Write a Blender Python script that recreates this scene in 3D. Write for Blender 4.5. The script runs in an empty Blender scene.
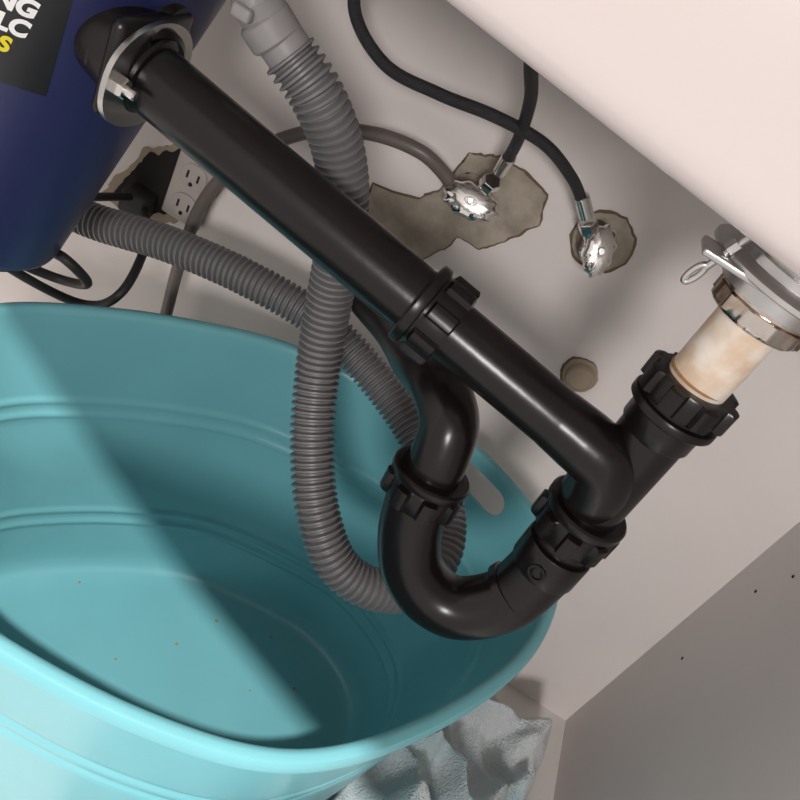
import bpy, bmesh, math, random
from mathutils import Vector, Matrix, noise
random.seed(4)
V=Vector
# ------------------------------------------------------------ materials
def mat(name,col,rough=.5,metal=0,bump=0,bscale=200,var=0,vscale=8,coat=0,col2=None,spec=.5):
    m=bpy.data.materials.new(name); m.use_nodes=True
    nt=m.node_tree; b=nt.nodes['Principled BSDF']
    b.inputs['Base Color'].default_value=(*col,1); b.inputs['Roughness'].default_value=rough
    b.inputs['Metallic'].default_value=metal; b.inputs['Specular IOR Level'].default_value=spec
    if coat: b.inputs['Coat Weight'].default_value=coat
    tc=nt.nodes.new('ShaderNodeTexCoord')
    if var or col2:
        n=nt.nodes.new('ShaderNodeTexNoise'); n.inputs['Scale'].default_value=vscale; n.inputs['Detail'].default_value=6
        nt.links.new(tc.outputs['Object'],n.inputs['Vector'])
        r=nt.nodes.new('ShaderNodeValToRGB'); r.color_ramp.elements[0].position=.38; r.color_ramp.elements[1].position=.62
        c2=col2 if col2 else tuple(c*(1-var) for c in col)
        r.color_ramp.elements[0].color=(*c2,1); r.color_ramp.elements[1].color=(*col,1)
        nt.links.new(n.outputs['Fac'],r.inputs['Fac']); nt.links.new(r.outputs['Color'],b.inputs['Base Color'])
    if bump:
        n2=nt.nodes.new('ShaderNodeTexNoise'); n2.inputs['Scale'].default_value=bscale; n2.inputs['Detail'].default_value=4
        nt.links.new(tc.outputs['Object'],n2.inputs['Vector'])
        bp=nt.nodes.new('ShaderNodeBump'); bp.inputs['Strength'].default_value=bump; bp.inputs['Distance'].default_value=.002
        nt.links.new(n2.outputs['Fac'],bp.inputs['Height']); nt.links.new(bp.outputs['Normal'],b.inputs['Normal'])
    return m
M={}
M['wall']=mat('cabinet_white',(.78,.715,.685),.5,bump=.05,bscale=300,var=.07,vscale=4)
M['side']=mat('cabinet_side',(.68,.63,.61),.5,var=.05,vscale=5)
M['floor']=mat('cabinet_floor',(.78,.74,.71),.5,var=.08,vscale=6)
M['sink']=mat('porcelain',(.75,.665,.645),.24)
M['counter']=mat('counter',(.6,.58,.56),.4,var=.2)
M['black']=mat('black_abs',(.0075,.0055,.0055),.25,bump=.05,bscale=120,spec=.40)
M['black2']=mat('black_nut',(.007,.005,.005),.28,spec=.38)
M['rubber']=mat('rubber',(.016,.015,.016),.6)
M['hose']=mat('hose_grey',(.165,.160,.163),.42)
M['cuff']=mat('hose_cuff',(.25,.24,.24),.42)
M['tube']=mat('tube_greybrown',(.14,.115,.105),.4)
M['braid']=mat('braid',(.020,.018,.022),.5,bump=.8,bscale=900)
M['teal']=mat('teal_plastic',(.160,.430,.475),.33,bump=.05,bscale=150,var=.06,vscale=9)
M['navy']=mat('navy_housing',(.020,.023,.085),.38)
M['navytop']=mat('grey_green_band',(.42,.50,.48),.4)
M['sticker']=mat('sticker',(.012,.011,.013),.35)
M['white']=mat('white_ink',(.85,.85,.85),.5)
M['yellow']=mat('yellow_ink',(.75,.65,.02),.5)
M['chrome']=mat('chrome',(.80,.77,.74),.16,1)
M['zinc']=mat('zinc',(.55,.54,.53),.30,1,bump=.2,bscale=80)
M['brass']=mat('worn_brass_chrome',(.66,.60,.55),.20,1,col2=(.42,.32,.24),vscale=60)
M['tail']=mat('white_pvc',(.82,.75,.67),.35,col2=(.66,.50,.36),vscale=50)
M['rust']=mat('rust',(.36,.19,.08),.8,bump=.6,bscale=300)
M['plaster']=mat('plaster_patch',(.42,.365,.295),.9,bump=1,bscale=90,col2=(.27,.235,.185),vscale=32)
M['edge']=mat('torn_edge',(.16,.11,.075),.95,bump=1,bscale=120)
M['stain']=mat('stained_plaster',(.27,.22,.17),.9,bump=1,bscale=90,col2=(.14,.11,.08),vscale=40)
M['hole']=mat('hole_shade',(.010,.008,.007),.9)  # near-black colour stands in for the shade inside holes
M['plate']=mat('outlet_plastic_shaded',(.40,.355,.33),.4)  # white plastic, colour darkened to carry the shade it sits in
M['tan']=mat('torn_paper',(.36,.29,.22),.9,bump=.6,bscale=120)

# ------------------------------------------------------------ helpers
def mkobj(name,me,m=None,parent=None,smooth=True):
    o=bpy.data.objects.new(name,me); bpy.context.collection.objects.link(o)
    if m: me.materials.append(m)
    if smooth:
        for p in me.polygons: p.use_smooth=True
        try: me.set_sharp_from_angle(angle=math.radians(40))
        except Exception: pass
    if parent: o.parent=parent
    return o
def bmobj(name,bm,m=None,parent=None,smooth=True):
    bmesh.ops.recalc_face_normals(bm,faces=bm.faces)
    me=bpy.data.meshes.new(name); bm.to_mesh(me); bm.free()
    return mkobj(name,me,m,parent,smooth)
def empty(name):
    e=bpy.data.objects.new(name,None); bpy.context.collection.objects.link(e); e.empty_display_size=.02; return e
def box(name,lo,hi,m,parent=None,bevel=0,seg=3):
    bm=bmesh.new(); bmesh.ops.create_cube(bm,size=1)
    for v in bm.verts:
        v.co=V([(lo[i]+hi[i])/2+v.co[i]*(hi[i]-lo[i]) for i in range(3)])
    if bevel: bmesh.ops.bevel(bm,geom=bm.edges[:],offset=bevel,segments=seg,affect='EDGES',profile=.5)
    return bmobj(name,bm,m,parent,bevel>0)
def catmull(pts,step):
    pts=[V(p) for p in pts]; P=[2*pts[0]-pts[1]]+pts+[2*pts[-1]-pts[-2]]
    out=[]
    for i in range(1,len(P)-2):
        p0,p1,p2,p3=P[i-1:i+3]; n=max(2,int((p2-p1).length/step*3))
        for k in range(n):
            t=k/n
            out.append(.5*((2*p1)+(p2-p0)*t+(2*p0-5*p1+4*p2-p3)*t*t+(3*p1-p0-3*p2+p3)*t**3))
    out.append(pts[-1])
    res=[out[0]]; acc=0
    for a,b in zip(out,out[1:]):
        L=(b-a).length
        while L>0 and acc+L>=step:
            f=(step-acc)/L; a=a.lerp(b,f); res.append(a.copy()); L=(b-a).length; acc=0
        acc+=L
    return res
def sweep(name,path,rad,m,parent=None,seg=24,caps=True):
    bm=bmesh.new(); t0=(path[1]-path[0]).normalized()
    up=V((0,1,0)) if abs(t0.y)<.9 else V((1,0,0))
    n=(up-t0*up.dot(t0)).normalized(); s=0; rings=[]
    for i,p in enumerate(path):
        t=(path[min(i+1,len(path)-1)]-path[max(i-1,0)]).normalized()
        n=(n-t*n.dot(t)).normalized(); b=t.cross(n)
        if i: s+=(p-path[i-1]).length
        r=rad(s) if callable(rad) else rad
        rings.append([bm.verts.new(p+(n*math.cos(2*math.pi*k/seg)+b*math.sin(2*math.pi*k/seg))*r) for k in range(seg)])
    for a,b_ in zip(rings,rings[1:]):
        for k in range(seg): bm.faces.new((a[k],a[(k+1)%seg],b_[(k+1)%seg],b_[k]))
    if caps: bm.faces.new(rings[0][::-1]); bm.faces.new(rings[-1])
    return bmobj(name,bm,m,parent)
def lathe(name,prof,m,origin,axis,parent=None,seg=64,mod=None,sx=1,sy=1,spin=0):
    bm=bmesh.new(); rings=[]
    for it in prof:
        r,h=it[0],it[1]; f=it[2] if len(it)>2 else 0
        if r<=1e-6: rings.append([bm.verts.new((0,0,h))])
        else:
            rings.append([bm.verts.new(((r+(mod(2*math.pi*k/seg)*f if mod else 0))*math.cos(2*math.pi*k/seg)*sx,
                                        (r+(mod(2*math.pi*k/seg)*f if mod else 0))*math.sin(2*math.pi*k/seg)*sy,h)) for k in range(seg)])
    for a,b in zip(rings,rings[1:]):
        for k in range(seg):
            k2=(k+1)%seg
            if len(a)==1 and len(b)>1: bm.faces.new((a[0],b[k],b[k2]))
            elif len(b)==1 and len(a)>1: bm.faces.new((a[k],a[k2],b[0]))
            elif len(a)>1: bm.faces.new((a[k],a[k2],b[k2],b[k]))
    if len(rings[0])>1: bm.faces.new(rings[0][::-1])
    if len(rings[-1])>1: bm.faces.new(rings[-1])
    q=V((0,0,1)).rotation_difference(V(axis).normalized()).to_matrix().to_4x4()
    bm.transform(Matrix.Translation(V(origin))@q@Matrix.Rotation(spin,4,'Z'))
    return bmobj(name,bm,m,parent)
def cyl(name,a,b,r,m,parent=None,ch=.0008,seg=48):
    a=V(a); b=V(b); L=(b-a).length
    return lathe(name,[(0,0),(r-ch,0),(r,ch),(r,L-ch),(r-ch,L),(0,L)],m,a,b-a,parent,seg)
def lug(n,w=.5,amp=.0035):
    def f(a):
        x=(a*n/(2*math.pi))%1
        e=.09
        if x<w: return amp*min(1,x/e,(w-x)/e)
        return 0
    return f
def slipnut(name,c,axis,r,h,parent,n=8,amp=.0038,spin=0,m=None):
    c=V(c); ax=V(axis).normalized(); o=c-ax*h/2
    prof=[(r-.006,0),(r,0,.6),(r+.0006,.0012,1),(r+.0006,h*.60,1),(r+.0004,h*.64,.3),(r+.0003,h*.66,0),(r+.0003,h*.72,0),(r+.0028,h*.75),(r+.0034,h*.79),(r+.0034,h*.95),(r+.002,h),(r-.006,h)]
    return lathe(name,prof,m or M['black2'],o,ax,parent,96,lug(n,.58,amp),spin=spin)

# ------------------------------------------------------------ room shell
YB=.712; XR=.395; XL=-.52; ZF=-.758; ZT=.13
box('wall_back',(XL-.02,YB,ZF-.02),(XR+.02,YB+.018,ZT),M['wall'])
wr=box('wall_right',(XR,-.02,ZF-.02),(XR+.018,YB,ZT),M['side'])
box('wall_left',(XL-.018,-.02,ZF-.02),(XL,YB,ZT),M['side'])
box('floor',(XL,-.02,ZF-.018),(XR,YB,ZF),M['floor'])
for i,(y,z) in enumerate([(.656,-.527),(.666,-.415),(.646,-.367)]):
    cyl('screw_hole_%d'%i,(XR-.0006,y,z),(XR+.002,y,z),.0018,M['hole'],wr,ch=.0002,seg=16)
bm=bmesh.new()
fp=[(-.62,.212),(.48,-.205),(.48,.74),(-.62,.74)]  # unseen slab; front edge slanted to shape the shadow line across the tub
vs=[bm.verts.new((x,y,ZT)) for x,y in fp]+[bm.verts.new((x,y,ZT+.035)) for x,y in fp]
bm.faces.new(vs[:4][::-1]); bm.faces.new(vs[4:])
for i in range(4): bm.faces.new((vs[i],vs[(i+1)%4],vs[4+(i+1)%4],vs[4+i]))
bmobj('countertop_shadow_caster',bm,M['counter'],smooth=False)

# ------------------------------------------------------------ sink
sk=empty('sink_basin')
bm=bmesh.new(); bmesh.ops.create_cube(bm,size=1)
x0,x1,y0,y1,z0,z1=-.46,.36,.328,.66,0,.235
for v in bm.verts: v.co=V(((x0+x1)/2+v.co.x*(x1-x0),(y0+y1)/2+v.co.y*(y1-y0),(z0+z1)/2+v.co.z*(z1-z0)))
ed=[e for e in bm.edges if all(v.co.z<.01 for v in e.verts) or abs(e.verts[0].co.z-e.verts[1].co.z)>.1]
bmesh.ops.bevel(bm,geom=ed,offset=.020,segments=8,affect='EDGES',profile=.5)
for v in bm.verts:
    if v.co.z<.15: v.co.z+=-.0655-.094*v.co.x
    else: v.co.z=ZT-.001
bmobj('bowl_shell',bm,M['sink'],sk)

# ------------------------------------------------------------ sink strainer + tailpiece
st=empty('sink_strainer')
cx,cy=.1325,.42
lathe('drain_neck',[(.03,0),(.03,.032)],M['zinc'],(cx,cy,-.108),(0,0,1),st)
lathe('mounting_flange',[(0,0),(.042,0),(.044,.001),(.044,.0035),(.042,.0045),(.034,.0065),(.034,.011),(0,.011)],M['zinc'],(cx,cy,-.0985),(0.03,0,1),st)
box('clamp_bar',(cx-.050,cy-.034,-.0995),(cx+.012,cy-.012,-.0955),M['zinc'],st,.0012)
lathe('lock_nut',[(.018,0),(.0245,0,.3),(.026,.002,1),(.026,.010,1),(.0255,.0105,0),(.028,.012),(.0285,.018),(.027,.0215),(.018,.0215)],M['brass'],(cx,cy,-.122),(0,0,1),st,96,lug(12,.5,.0012))
lathe('threaded_neck',[(.022,0),(.0235,.001),(.022,.002),(.0235,.003),(.022,.004),(.0235,.005),(.022,.006),(.022,.012)],M['brass'],(cx,cy,-.105),(0,0,1),st)
hx,hy=cx-.042,cy-.024
cyl('hook_screw',(hx+.008,hy,-.080),(hx,hy,-.106),.0019,M['zinc'],st,ch=.0003,seg=16)
cyl('hook_collar',(hx+.005,hy,-.088),(hx+.003,hy,-.094),.0036,M['zinc'],st,ch=.0003,seg=6)
ring=[V((hx-.0022+.0021*math.cos(a)+.25*(.006*math.sin(a)),hy,-.111+.006*math.sin(a))) for a in [i*2*math.pi/24 for i in range(25)]]
sweep('hook_eye',ring,.0017,M['zinc'],st,12,False)
tp=empty('sink_tailpiece')
cyl('tailpiece_tube',(cx,cy,-.118),(.1335,.42,-.20),.0178,M['tail'],tp)
lathe('rust_ring',[(.0179,0),(.0182,.0006),(.0179,.0016)],M['rust'],(cx,cy,-.1650),(0,0,1),tp)

# ------------------------------------------------------------ black drain assembly
dr=empty('drain_pipe_with_p_trap')
vtop=V((.1335,.42,-.168)); vbot=V((.137,.42,-.302)); ax=(vtop-vbot).normalized()
cyl('tee_body',vbot,vtop-ax*.006,.0203,M['black'],dr)
lathe('tee_hub',[(.0198,0),(.0222,.003),(.0222,.02),(.0198,.022)],M['black'],vtop-ax*.040,ax,dr)
slipnut('slip_nut_top',vtop-ax*.011,-ax,.0238,.024,dr,8,.0042,.2)
slipnut('slip_nut_middle',(.1368,.42,-.287),ax,.0240,.026,dr,8,.0040,.5)
L0=V((-.246,.42,-.184)); R0=V((.106,.410,-.2320)); d=(R0-L0).normalized(); mid=L0+d*((-.006+.246)/d.x)
cyl('drain_tube_outer',L0,mid,.0205,M['black'],dr)
cyl('drain_tube_inner',mid-d*.01,R0,.0187,M['black'],dr)
sweep('tee_branch',catmull([mid+d*.090,R0-d*.006,R0+V((.010,-.0005,-.0018)),V((.1235,.4100,-.2385)),V((.1285,.4125,-.2500)),V((.1320,.4180,-.266))],.002),lambda s:.0189+.0012*min(1,s/.02),M['black'],dr,40)
slipnut('slip_nut_side',mid-d*.004,-d,.0232,.027,dr,8,.0036,.3)
trap=[(.137,.42,-.285),(.1385,.418,-.310),(.1385,.413,-.335),(.132,.407,-.367),(.112,.402,-.390),(.090,.401,-.3935),(.068,.402,-.382),(.053,.405,-.359),(.0455,.408,-.336),(.0430,.41,-.320),(.042,.411,-.306)]
sweep('trap_bend',catmull(trap,.003),.0216,M['black'],dr,48)
lathe('trap_cuff',[(.0205,0),(.0228,.0008),(.0232,.002),(.0232,.022),(.0226,.0235),(.0205,.024)],M['black'],(.1385,.414,-.331),(-.02,.05,1),dr)
lathe('trap_cuff_lower',[(.0205,0),(.0228,.001),(.0228,.006),(.0205,.0075)],M['black'],(.1325,.4085,-.363),(.35,.2,1),dr)
ne=(V((0,0,-.2))-V((.1385,.414,-.32))); ne.z=0; ne.normalize()
lathe('emblem_ring',[(.0045,0),(.0045,.0012),(.006,.0012),(.006,0)],M['black2'],V((.1385,.414,-.320))+ne*.0226,ne,dr,32)
arm=[(.044,.410,-.330),(.0425,.413,-.312),(.040,.416,-.296),(.033,.425,-.279),(.016,.448,-.276),(-.004,.485,-.290),(-.032,.54,-.308),(-.084,.62,-.338),(-.118,.712,-.369)]
sweep('trap_arm',catmull(arm,.003),lambda s:.0193,M['black'],dr,48)
slipnut('slip_nut_trap',(.0437,.4105,-.322),(-.08,.12,1),.0235,.024,dr,8,.0036,.1)
# disposer outlet elbow + metal flange
FX=-.219
cyl('outlet_elbow',(-.275,.436,-.176),(FX,.42,-.187),.027,M['black2'],dr,.003)
cyl('outlet_elbow_lobe',(-.262,.445,-.160),(FX-.006,.445,-.166),.016,M['black2'],dr,.003)
box('rubber_flange',(FX-.012,.388,-.212),(FX-.002,.460,-.156),M['black2'],dr,.005)
bm=bmesh.new()
def plate(bm,x0,x1,cy_,cz,hy,hz,n=48):
    A=[];B=[]
    for k in range(n):
        a=2*math.pi*k/n
        y=cy_+hy*abs(math.cos(a))**1.1*(1 if math.cos(a)>0 else -1); z=cz+hz*abs(math.sin(a))**.8*(1 if math.sin(a)>0 else -1)
        A.append(bm.verts.new((x0,y,z))); B.append(bm.verts.new((x1,y,z)))
    bm.faces.new(A); bm.faces.new(B[::-1])
    for k in range(n): bm.faces.new((A[k],A[(k+1)%n],B[(k+1)%n],B[k]))
plate(bm,FX-.002,FX+.0012,.420,-.188,.042,.031)
bmobj('metal_flange_plate',bm,M['zinc'],dr)
lathe('flange_rim',[(.0215,0),(.0240,.0),(.0240,.0025),(.0215,.0035)],M['black2'],(FX+.001,.42,-.1878),(1,0,-.13),dr)
hexf=lambda x,y,z,r,h,ax_,par,nm,m: lathe(nm,[(0,0),(r,0),(r,h*.85),(r*.85,h),(0,h)],m,(x,y,z),ax_,par,6)
hexf(FX+.001,.3885,-.188,.0062,.006,(1,0,0),dr,'flange_bolt',M['chrome'])
cyl('bolt_tip',(FX+.001,.3885,-.188),(FX+.013,.3885,-.1885),.0029,M['chrome'],dr,seg=20)
hexf(FX+.001,.4515,-.188,.0056,.005,(1,0,0),dr,'flange_bolt_rear',M['chrome'])

# ------------------------------------------------------------ garbage disposal
gd=empty('garbage_disposal')
gx,gy=-.327,.47
def gr(z):
    t=(z+.385)/(.385-.14); return .046+(.109-.046)*t
prof=[(0,-.392),(.030,-.392),(.040,-.391),(.0440,-.388)]+[(gr(z),z) for z in (-.383,-.34,-.30,-.26,-.22,-.18,-.14)]
lathe('motor_housing',prof+[(0,-.14)],M['navy'],(gx,gy,0),(0,0,1),gd,96)
lathe('upper_band',[(.111,-.14),(.1125,-.138),(.1125,-.110),(.10,-.095),(.05,-.085),(0,-.085)],M['navytop'],(gx,gy,0),(0,0,1),gd,96)
lathe('mount_ring',[(.052,-.087),(.052,-.036)],M['zinc'],(gx,gy,0),(0,0,1),gd)
lathe('bottom_cap',[(0,-.404),(.024,-.404),(.030,-.400),(.032,-.388)],M['rubber'],(gx,gy,0),(0,0,1),gd)
def wrap(bmv,off=.0004):
    for v in bmv:
        s,z=v.co.x,v.co.y; r=gr(z)+off+v.co.z
        a=-math.pi/2+s/.100
        v.co=V((gx+r*math.cos(a),gy+r*math.sin(a),z))
bm=bmesh.new(); se=.075
bmesh.ops.create_grid(bm,x_segments=24,y_segments=8,size=.5)
for v in bm.verts: v.co=V((se-.055+v.co.x*.11,-.1845+v.co.y*.086,0))
wrap(bm.verts); bmobj('sticker_panel',bm,M['sticker'],gd)
def label(nm,txt,size,right,z,m):
    cu=bpy.data.curves.new(nm,'FONT'); cu.body=txt; cu.size=size; cu.align_x='RIGHT'; cu.offset=.0007; cu.shear=.25
    o=bpy.data.objects.new(nm,cu); bpy.context.collection.objects.link(o)
    bpy.context.view_layer.update(); dg=bpy.context.evaluated_depsgraph_get()
    me=bpy.data.meshes.new_from_object(o.evaluated_get(dg)); bpy.data.objects.remove(o)
    bm=bmesh.new(); bm.from_mesh(me)
    bmesh.ops.subdivide_edges(bm,edges=bm.edges[:],cuts=1)
    for v in bm.verts: v.co=V((right+v.co.x,z+v.co.y,0))
    wrap(bm.verts,off=.0009)
    me2=bpy.data.meshes.new(nm); bm.to_mesh(me2); bm.free(); mkobj(nm,me2,m,gd,False)
label('text_line_a','KING',.014,.0595,-.1815,M['white'])
label('text_line_b','LC',.014,.057,-.1945,M['white'])
label('text_line_c','S',.013,.049,-.207,M['yellow'])

# ------------------------------------------------------------ power cord
pc=empty('power_cord')
sweep('cord_a',catmull([(-.33,.47,-.395),(-.33,.48,-.41),(-.325,.50,-.425),(-.30,.53,-.44),(-.272,.52,-.42),(-.285,.50,-.395),(-.33,.52,-.41),(-.36,.60,-.42),(-.34,.69,-.43)],.004),.0042,M['rubber'],pc,16)
sweep('cord_b',catmull([(-.34,.47,-.395),(-.37,.48,-.41),(-.34,.53,-.46),(-.29,.56,-.475),(-.26,.56,-.44),(-.28,.62,-.42),(-.33,.70,-.44)],.004),.0042,M['rubber'],pc,16)
box('cord_plug',(-.352,.685,-.452),(-.322,.712,-.424),M['rubber'],pc,.005)

# ------------------------------------------------------------ corrugated drain hose
hp=[(-.160,.455,-.146),(-.138,.46,-.159),(-.118,.47,-.181),(-.102,.478,-.210),(-.091,.486,-.246),(-.080,.488,-.290),(-.063,.48,-.340),(-.039,.46,-.383),(-.008,.44,-.421),(.027,.43,-.448),(.062,.437,-.456),(.090,.462,-.455),(.096,.50,-.438),(.072,.54,-.420),(.023,.57,-.404),(-.033,.59,-.391),(-.097,.60,-.380),(-.170,.60,-.382),(-.249,.60,-.396),(-.333,.60,-.421),(-.40,.61,-.43),(-.47,.64,-.42)]
dh=empty('corrugated_drain_hose')
pitch=.0054
def rib(s):
    ph=(s/pitch)%1
    return .0150+.0017*(1 if ph<.5 else -1)*min(1,4*min(ph%.5,.5-ph%.5)*2.2)
sweep('hose_body',catmull(hp,pitch/8),rib,M['hose'],dh,28)
sweep('hose_cuff',catmull([(-.222,.43,-.085),(-.194,.44,-.118),(-.178,.45,-.134),(-.158,.456,-.147)],.002),lambda s:.0122 if s<.055 else .0142,M['cuff'],dh,32)
cyl('cuff_collar',(-.180,.449,-.134),(-.168,.453,-.1425),.0158,M['cuff'],dh,.0015)
box('cuff_tab',(-.190,.428,-.137),(-.178,.436,-.129),M['cuff'],dh,.002)

# ------------------------------------------------------------ supply lines
A=empty('braided_supply_hose')
sweep('braid_tube',catmull([(-.20,.60,-.05),(-.188,.60,-.10),(-.178,.60,-.140),(-.141,.60,-.161),(-.096,.60,-.158),(-.051,.60,-.150),(-.011,.62,-.153),(.021,.65,-.171),(.040,.668,-.188)],.003),.0047,M['braid'],A,20)
cyl('crimp_sleeve',(.036,.665,-.183),(.050,.672,-.197),.0064,M['chrome'],A)
B=empty('braided_supply_hose.001')
sweep('braid_tube',catmull([(-.047,.50,-.05),(-.045,.52,-.086),(-.035,.58,-.123),(-.030,.62,-.161),(-.031,.655,-.197)],.003),.0047,M['braid'],B,20)
cyl('crimp_sleeve',(-.030,.64,-.180),(-.031,.656,-.199),.0060,M['chrome'],B)
C=empty('water_tube')
sweep('tube_body',catmull([(-.25,.67,-.62),(-.253,.66,-.519),(-.259,.66,-.445),(-.257,.66,-.372),(-.232,.66,-.308),(-.190,.66,-.259),(-.143,.66,-.232),(-.099,.66,-.222),(-.070,.67,-.231),(-.058,.68,-.243)],.003),.0062,M['tube'],C,20)

# ------------------------------------------------------------ wall patches
def patch(name,pts,y,m,parent=None,thick=.002,jit=.003,seed=0):
    res=[]; n=len(pts); c=sum((V((q[0],0,q[1])) for q in pts),V())/n
    for i in range(n):
        a=V((pts[i][0],0,pts[i][1])); b=V((pts[(i+1)%n][0],0,pts[(i+1)%n][1]))
        k=max(2,int((b-a).length/.0035))
        for j in range(k):
            p=a.lerp(b,j/k); w=noise.noise(V((p.x*140+seed,p.z*140,seed)))*jit+noise.noise(V((p.x*45,p.z*45,seed+3)))*jit
            res.append(p+(p-c).normalized()*w)
    bm=bmesh.new()
    f=[bm.verts.new((p.x,y-thick,p.z)) for p in res]; bk=[bm.verts.new((p.x,y+.001,p.z)) for p in res]
    bm.faces.new(f)
    for i in range(len(f)): bm.faces.new((f[i],f[(i+1)%len(f)],bk[(i+1)%len(f)],bk[i]))
    bmesh.ops.triangulate(bm,faces=[q for q in bm.faces if len(q.verts)>4])
    return bmobj(name,bm,m,parent,False)
def grow_pts(pts,dist):
    n=len(pts); out=[]
    area=sum(pts[i][0]*pts[(i+1)%n][1]-pts[(i+1)%n][0]*pts[i][1] for i in range(n)); sg=1 if area>0 else -1
    for i in range(n):
        a=V(pts[i-1]); b=V(pts[(i+1)%n]); t=(b-a).normalized(); out.append((pts[i][0]+t.y*dist*sg,pts[i][1]-t.x*dist*sg))
    return out
pp=[(-.067,-.240),(-.065,-.216),(-.040,-.205),(-.013,-.206),(.013,-.211),(.021,-.235),(.006,-.262),(-.015,-.286),(-.038,-.288),(-.044,-.308),(-.055,-.326),(-.080,-.329),(-.113,-.325),(-.130,-.313),(-.128,-.289),(-.109,-.286),(-.086,-.278),(-.072,-.262)]
wp=empty('plaster_patch')
patch('torn_border',grow_pts(pp,.0018),YB,M['edge'],wp,.0012,.0035,5)
patch('patch_fill',pp,YB,M['plaster'],wp,.0024,.0035,5)
def circ(cx_,cz,r,n=18): return [(cx_+r*math.cos(2*math.pi*i/n),cz+r*math.sin(2*math.pi*i/n)) for i in range(n)]
patch('stain',circ(-.045,-.247,.020),YB,M['stain'],wp,.0028,.004,9)
wp2=empty('plaster_patch.001')
patch('torn_border',circ(.077,-.220,.0290),YB,M['edge'],wp2,.0012,.002,6)
patch('patch_fill',circ(.077,-.220,.0266),YB,M['plaster'],wp2,.0024,.002,6)
patch('stain',circ(.072,-.222,.0190),YB,M['stain'],wp2,.0028,.003,9)
wp3=empty('plaster_patch.002')
patch('torn_border',circ(.134,-.342,.0190),YB,M['edge'],wp3,.0012,.0015,7)
patch('patch_fill',circ(.135,-.341,.0176),YB,M['tan'],wp3,.003,.0015,7)
lathe('capped_stub',[(.014,0),(.014,.009),(.0125,.011),(.011,.0112),(.0105,.010),(0,.010)],M['tan'],(.136,YB-.001,-.341),(0,-1,0),wp3,40)
wh=empty('wall_hole')
patch('torn_border',[(-.385,-.46),(-.35,-.385),(-.305,-.350),(-.275,-.352),(-.262,-.375),(-.27,-.405),(-.30,-.445),(-.335,-.470)],YB,M['tan'],wh,.0012,.004,4)
patch('hole_shade_patch',[(-.372,-.452),(-.345,-.388),(-.308,-.358),(-.288,-.362),(-.285,-.40),(-.312,-.440),(-.338,-.462)],YB,M['hole'],wh,.002,.005,8)  # raised near-black patch, painted as the shade inside the hole

# ------------------------------------------------------------ wall outlet
ou=empty('wall_outlet')
box('cover_plate',(-.314,.703,-.434),(-.270,.7095,-.362),M['plate'],ou,.002)
for j,zc in enumerate((-.381,-.415)):
    lathe('receptacle_%d'%j,[(0,0),(.0150,0),(.0150,.002),(.0140,.0027),(0,.0027)],M['plate'],(-.292,.7035,zc),(0,-1,0),ou,40,sx=1,sy=.9)
    for k,dx in enumerate((-.006,.006)):
        box('slot_%d_%d'%(j,k),(-.292+dx-.0011,.7003,zc-.003),(-.292+dx+.0011,.7012,zc+.005),M['hole'],ou)
    cyl('ground_%d'%j,(-.292,.7012,zc-.008),(-.292,.7003,zc-.008),.0022,M['hole'],ou,ch=.0001,seg=16)

# ------------------------------------------------------------ angle stop valves
def valve(name,p,hd,out,spin,ky=.011,kl=.021,lift=.004):
    e=empty(name); p=V(p); hd=V(hd).normalized(); out=V(out)
    cyl('supply_stub',(p.x,YB-.001,p.z),(p.x,p.y,p.z),.0075,M['chrome'],e)
    lathe('stub_nut',[(0,0),(.012,0),(.012,.008),(.0105,.0095),(0,.0095)],M['chrome'],(p.x,p.y+.008,p.z),(0,-1,0),e,6)
    cyl('valve_body',(p.x,p.y+.004,p.z),(p.x,p.y-.012,p.z),.0115,M['chrome'],e,.002)
    cyl('outlet_port',p,p+(out-p)*.75,.0066,M['chrome'],e)
    q=(out-p).normalized()
    lathe('outlet_nut',[(0,0),(.0088,0),(.0088,.009),(.0074,.0105),(0,.0105)],M['chrome'],p+(out-p)*.6,q,e,6)
    s=p+hd*.012
    cyl('valve_stem',p,s+hd*.006,.0055,M['chrome'],e)
    lathe('oval_handle',[(0,0),(.8,0,.5),(.95,.002,1),(1,.005,1),(.98,.010,1),(.85,.013,.6),(.5,.0145),(.22,.0145),(.2,.0135),(0,.0135)],M['chrome'],s+hd*lift,hd,e,72,mod=lambda a:.05*math.cos(a*10),sx=kl,sy=ky,spin=spin)
    cyl('handle_screw',s+hd*.017,s+hd*.0197,.0032,M['zinc'],e,.0006,seg=20)
    return e
valve('shutoff_valve',(-.040,.688,-.246),(.0,-.85,.35),(-.031,.660,-.203),.1,.0150,.0255)
valve('shutoff_valve.001',(.072,.688,-.222),(.1,-.9,.35),(.050,.674,-.198),1.9,.0125,.0225)

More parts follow.
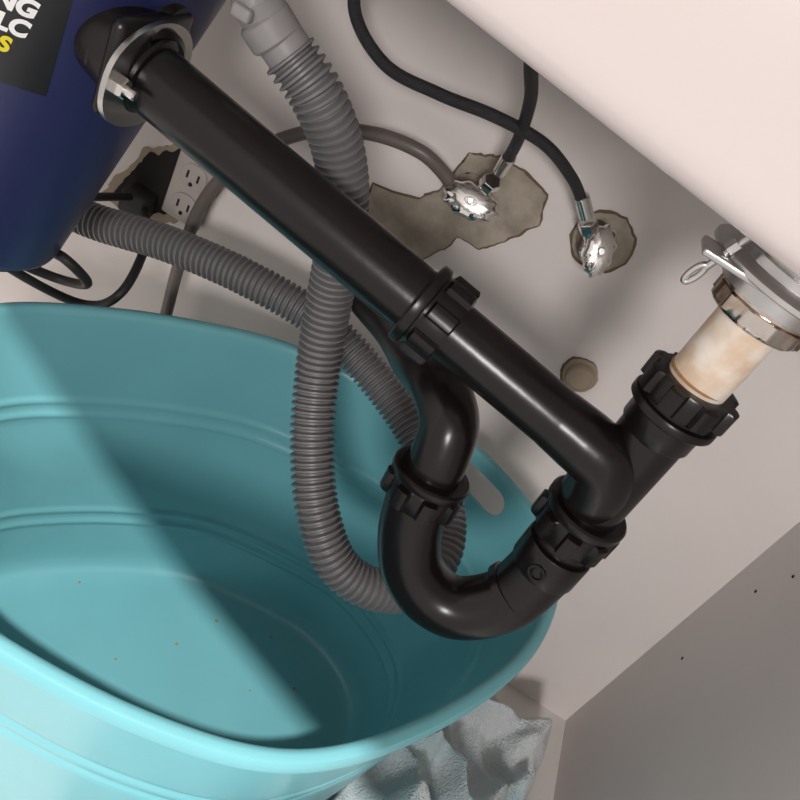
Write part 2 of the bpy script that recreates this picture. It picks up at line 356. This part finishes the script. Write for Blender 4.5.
# ------------------------------------------------------------ tub
TC=V((-.055,.440,0))
rimpts=[(.192,.531),(.167,.590),(.085,.634),(0,.633),(-.108,.612),(-.188,.562),(-.252,.504),(-.297,.444),(-.308,.360),(-.277,.286),(-.20,.243),(-.119,.235),(-.023,.243),(.061,.272),(.128,.344),(.180,.440)]
def rim_curve():
    n=len(rimpts); out=[]
    for i in range(n):
        p0,p1,p2,p3=[V(rimpts[(i+k)%n]) for k in (-1,0,1,2)]
        for k in range(40):
            t=k/40; out.append(.5*((2*p1)+(p2-p0)*t+(2*p0-5*p1+4*p2-p3)*t*t+(3*p1-p0-3*p2+p3)*t**3))
    return out
rc=[(math.atan2(p.y-TC.y,p.x-TC.x),(p-TC.xy).length) for p in rim_curve()]; rc.sort()
def rr0(a):
    a=(a+math.pi)%(2*math.pi)-math.pi
    lo=rc[-1]
    for q in rc:
        if q[0]>=a:
            a0=lo[0]-(2*math.pi if lo[0]>q[0] else 0); f=(a-a0)/max(1e-9,q[0]-a0); return lo[1]+(q[1]-lo[1])*f
        lo=q
    q=rc[0]; f=(a-lo[0])/max(1e-9,q[0]+2*math.pi-lo[0]); return lo[1]+(q[1]-lo[1])*f
seg=200
raw=[rr0(2*math.pi*i/seg) for i in range(seg)]
for _ in range(10): raw=[(raw[i-1]+2*raw[i]+raw[(i+1)%seg])/4 for i in range(seg)]
HA=math.radians(50)
ZR=-.430; ZB=-.752; KB=.83
def tub_pt(i,k,z,grow=0.0):
    a=2*math.pi*i/seg; r=raw[i]*k+grow
    return V((TC.x+r*math.cos(a),TC.y+r*math.sin(a),z))
def rad_at(a): return raw[int(round(a/(2*math.pi)*seg))%seg]
def kz(z): return KB+(1-KB)*((z-ZB)/(ZR-ZB))**.9
prof=[('c',0,ZB+.006)]
for k in (.25,.5,.68,.76): prof.append((k,0,ZB+.006))
prof+=[(KB-.03,-.002,ZB+.0075),(KB-.008,-.0015,ZB+.013),(kz(ZB+.02),-.003,ZB+.022)]
def band(z):
    o=0
    for zc in (-.523,-.539,-.662,-.678):
        d_=abs(z-zc)
        if d_<.006: o+=.0022*(.5+.5*math.cos(math.pi*d_/.006))
    return o
zs=[]; z=ZB+.03
while z<ZR-.006:
    zs.append(z); z+=.0022 if (-.69<z<-.65 or -.55<z<-.51) else .007
for z in zs: prof.append((kz(z),-.003-band(z),z))
prof+=[(1,-.003,ZR-.004),(1,-.002,ZR),(1,0,ZR+.0022),(1,.0035,ZR+.003),(1,.0075,ZR+.0015),(1,.009,ZR-.002),(1,.009,ZR-.008),(1,.0075,ZR-.0088),(1,.006,ZR-.006),(1,.001,ZR-.006)]
for z in reversed(zs): prof.append((kz(z),.0005-band(z),z))
prof+=[(KB,0,ZB+.006),(KB-.01,0,ZB),(.6,0,ZB),('c',0,ZB)]
bm=bmesh.new(); rings=[]
for k,g,z in prof:
    if k=='c': rings.append([bm.verts.new((TC.x,TC.y,z))])
    else: rings.append([bm.verts.new(tub_pt(i,k,z,g)) for i in range(seg)])
for a,b in zip(rings,rings[1:]):
    for i in range(seg):
        j=(i+1)%seg
        if len(a)==1: bm.faces.new((a[0],b[i],b[j]))
        elif len(b)==1: bm.faces.new((a[i],a[j],b[0]))
        else: bm.faces.new((a[i],a[j],b[j],b[i]))
tub=bmobj('plastic_tub',bm,M['teal'])
for sgn in (0,math.pi):
    dM=V((math.cos(HA+sgn),math.sin(HA+sgn),0)); pr=V((-math.sin(HA+sgn),math.cos(HA+sgn),0)); RA=rad_at(HA+sgn)
    bm=bmesh.new(); n=16; prof2=[]
    for i in range(n+1): a=-math.pi/2+math.pi*i/n; prof2.append((.028+.0135*math.cos(a),.0135*math.sin(a)))
    for i in range(n+1): a=math.pi/2+math.pi*i/n; prof2.append((-.028+.0135*math.cos(a),.0135*math.sin(a)))
    c0=TC+dM*(RA-.05)+V((0,0,-.4545)); c1=TC+dM*(RA+.05)+V((0,0,-.4545))
    f=[bm.verts.new(c0+pr*u+V((0,0,w))) for u,w in prof2]; g=[bm.verts.new(c1+pr*u+V((0,0,w))) for u,w in prof2]
    bm.faces.new(f); bm.faces.new(g[::-1])
    for i in range(len(f)): bm.faces.new((f[i],f[(i+1)%len(f)],g[(i+1)%len(f)],g[i]))
    cut=bmobj('cutter',bm,None,None,False)
    md=tub.modifiers.new('b','BOOLEAN'); md.object=cut; md.operation='DIFFERENCE'; md.solver='EXACT'
    bpy.context.view_layer.update(); dg=bpy.context.evaluated_depsgraph_get()
    me=bpy.data.meshes.new_from_object(tub.evaluated_get(dg)); tub.modifiers.clear(); tub.data=me
    bpy.data.objects.remove(cut)
for p in tub.data.polygons: p.use_smooth=True
try: tub.data.set_sharp_from_angle(angle=math.radians(45))
except Exception: pass
# rust flakes lying on the tub bottom
bm=bmesh.new()
for (x,y,r_) in [(-.110,.580,.0048),(-.155,.54,.0020),(-.06,.50,.0018),(.02,.57,.0020),(-.02,.42,.0016),(.07,.53,.0022),(-.122,.572,.0028),(-.18,.50,.0018),(-.10,.45,.0015),(.03,.50,.0015),(-.04,.55,.0020)]:
    vs=[bm.verts.new((x+r_*math.cos(k)*random.uniform(.6,1.2),y+r_*math.sin(k)*random.uniform(.6,1.2),ZB+.0066)) for k in (0,.9,1.8,2.7,3.6,4.5,5.4)]
    top=bm.verts.new((x,y,ZB+.0068+r_*.3))
    for k in range(7): bm.faces.new((vs[k],vs[(k+1)%7],top))
bmobj('rust_flakes',bm,M['rust'],tub)

# ------------------------------------------------------------ towel
tw_m=bpy.data.materials.new('terry_cloth'); tw_m.use_nodes=True
nt=tw_m.node_tree; b=nt.nodes['Principled BSDF']; b.inputs['Roughness'].default_value=.95; b.inputs['Sheen Weight'].default_value=.2
tc=nt.nodes.new('ShaderNodeTexCoord'); n=nt.nodes.new('ShaderNodeTexNoise'); n.inputs['Scale'].default_value=9; n.inputs['Detail'].default_value=8
nt.links.new(tc.outputs['Object'],n.inputs['Vector'])
r=nt.nodes.new('ShaderNodeValToRGB'); r.color_ramp.elements[0].position=.38; r.color_ramp.elements[0].color=(.40,.53,.56,1)
r.color_ramp.elements[1].position=.56; r.color_ramp.elements[1].color=(.66,.69,.70,1)
nt.links.new(n.outputs['Fac'],r.inputs['Fac']); nt.links.new(r.outputs['Color'],b.inputs['Base Color'])
n2=nt.nodes.new('ShaderNodeTexNoise'); n2.inputs['Scale'].default_value=420; n2.inputs['Detail'].default_value=3
nt.links.new(tc.outputs['Object'],n2.inputs['Vector'])
bp=nt.nodes.new('ShaderNodeBump'); bp.inputs['Strength'].default_value=1; bp.inputs['Distance'].default_value=.004
nt.links.new(n2.outputs['Fac'],bp.inputs['Height']); nt.links.new(bp.outputs['Normal'],b.inputs['Normal'])
X1,Y0,Y1=.362,.05,.640
NA,NR=260,120
def th_(x,y):
    q=V((x*10+1.0*noise.noise(V((x*7,y*7,2))),y*10+1.0*noise.noise(V((x*7,y*7,9))),0))
    rg=1-abs(noise.noise(q))*2.4; rg2=1-abs(noise.noise(V((x*26+y*12,y*20-x*6,4))))*2.2
    heap=.20*math.exp(-((x-.10)**2+(y-.21)**2)/.016)
    return .022+.050*max(0,rg)**1.2+.018*max(0,rg2)+heap
A0,A1=math.radians(-88),math.radians(40)
XY=[];Z=[];HI=[]
for i in range(NA+1):
    a=A0+(A1-A0)*i/NA; R_=rr0(a); rin=R_*.865; rx=[];rz=[];rh=[]
    rout=R_+.28
    dx,dy=math.cos(a),math.sin(a)
    if dx>0: rout=min(rout,(X1+.02*noise.noise(V((a*5,3,0)))-TC.x)/dx)
    if dy>0: rout=min(rout,(Y1+.02*noise.noise(V((a*6,0,0)))-TC.y)/dy)
    if dy<0: rout=min(rout,(TC.y-Y0)/(-dy))
    for j in range(NR+1):
        rr=rin+(rout-rin)*j/NR; x=TC.x+rr*dx; y=TC.y+rr*dy
        ex=max(0,min(1,(rout-rr)/.035,(i/NA)/.06,(1-i/NA)/.06))**.5
        rx.append((x,y)); rh.append(ZF+.003+th_(x,y)*ex); rz.append(ZF+.004+max(0,rr/R_-.862)*1.75)
    XY.append(rx);Z.append(rz);HI.append(rh)
for _ in range(3):
    HI=[[ (HI[i][j]*2+HI[max(0,i-1)][j]+HI[min(NA,i+1)][j]+HI[i][max(0,j-1)]+HI[i][min(NR,j+1)])/6 for j in range(NR+1)] for i in range(NA+1)]
bm=bmesh.new(); G=[]
for i in range(NA+1):
    row=[]
    for j in range(NR+1):
        h=HI[i][j]; zc=Z[i][j]; k_=.010; dlt=h-zc
        z=min(h,zc)-(max(0,k_-abs(dlt))**2)/(4*k_)
        row.append(bm.verts.new((*XY[i][j],max(ZF+.002,min(z,-.452)))))
    G.append(row)
for i in range(NA):
    for j in range(NR): bm.faces.new((G[i][j],G[i+1][j],G[i+1][j+1],G[i][j+1]))
tw=bmobj('towel',bm,tw_m)
for p in tw.data.polygons: p.use_smooth=True
sa=tw.data.attributes.get('sharp_edge')
if sa: tw.data.attributes.remove(sa)

# ------------------------------------------------------------ lights, world, camera
w=bpy.data.worlds.new('World'); bpy.context.scene.world=w; w.use_nodes=True
w.node_tree.nodes['Background'].inputs[0].default_value=(1,.94,.91,1); w.node_tree.nodes['Background'].inputs[1].default_value=.76
def area(name,loc,target,size,energy,col):
    ld=bpy.data.lights.new(name,'AREA'); ld.shape='DISK'; ld.size=size; ld.energy=energy; ld.color=col
    lo=bpy.data.objects.new(name,ld); bpy.context.collection.objects.link(lo); lo.location=loc
    lo.rotation_euler=(V(target)-V(loc)).to_track_quat('-Z','Y').to_euler()
area('ceiling_lamp',(0,-.9,1.5),(0,.45,-.6),.05,72,(1,.96,.92))
area('front_fill',(.25,-1.3,.35),(0,.6,-.4),.30,16,(1,.95,.93))  # added fill light: brightens the back wall and puts highlights on the pipes
th,ro=math.radians(34),math.radians(32.4)
Fv=V((0,math.cos(th),-math.sin(th))); up=V((0,math.sin(th),math.cos(th))); rt=V((1,0,0))
Rv=rt*math.cos(ro)+up*math.sin(ro); Uv=-rt*math.sin(ro)+up*math.cos(ro)
cam=bpy.data.cameras.new('camera'); co=bpy.data.objects.new('camera',cam); bpy.context.collection.objects.link(co)
m3=Matrix((Rv,Uv,-Fv)).transposed(); co.matrix_world=m3.to_4x4()
cam.sensor_width=36; cam.lens=36; cam.clip_start=.01
bpy.context.scene.camera=co
bpy.context.scene.view_settings.view_transform='Standard'
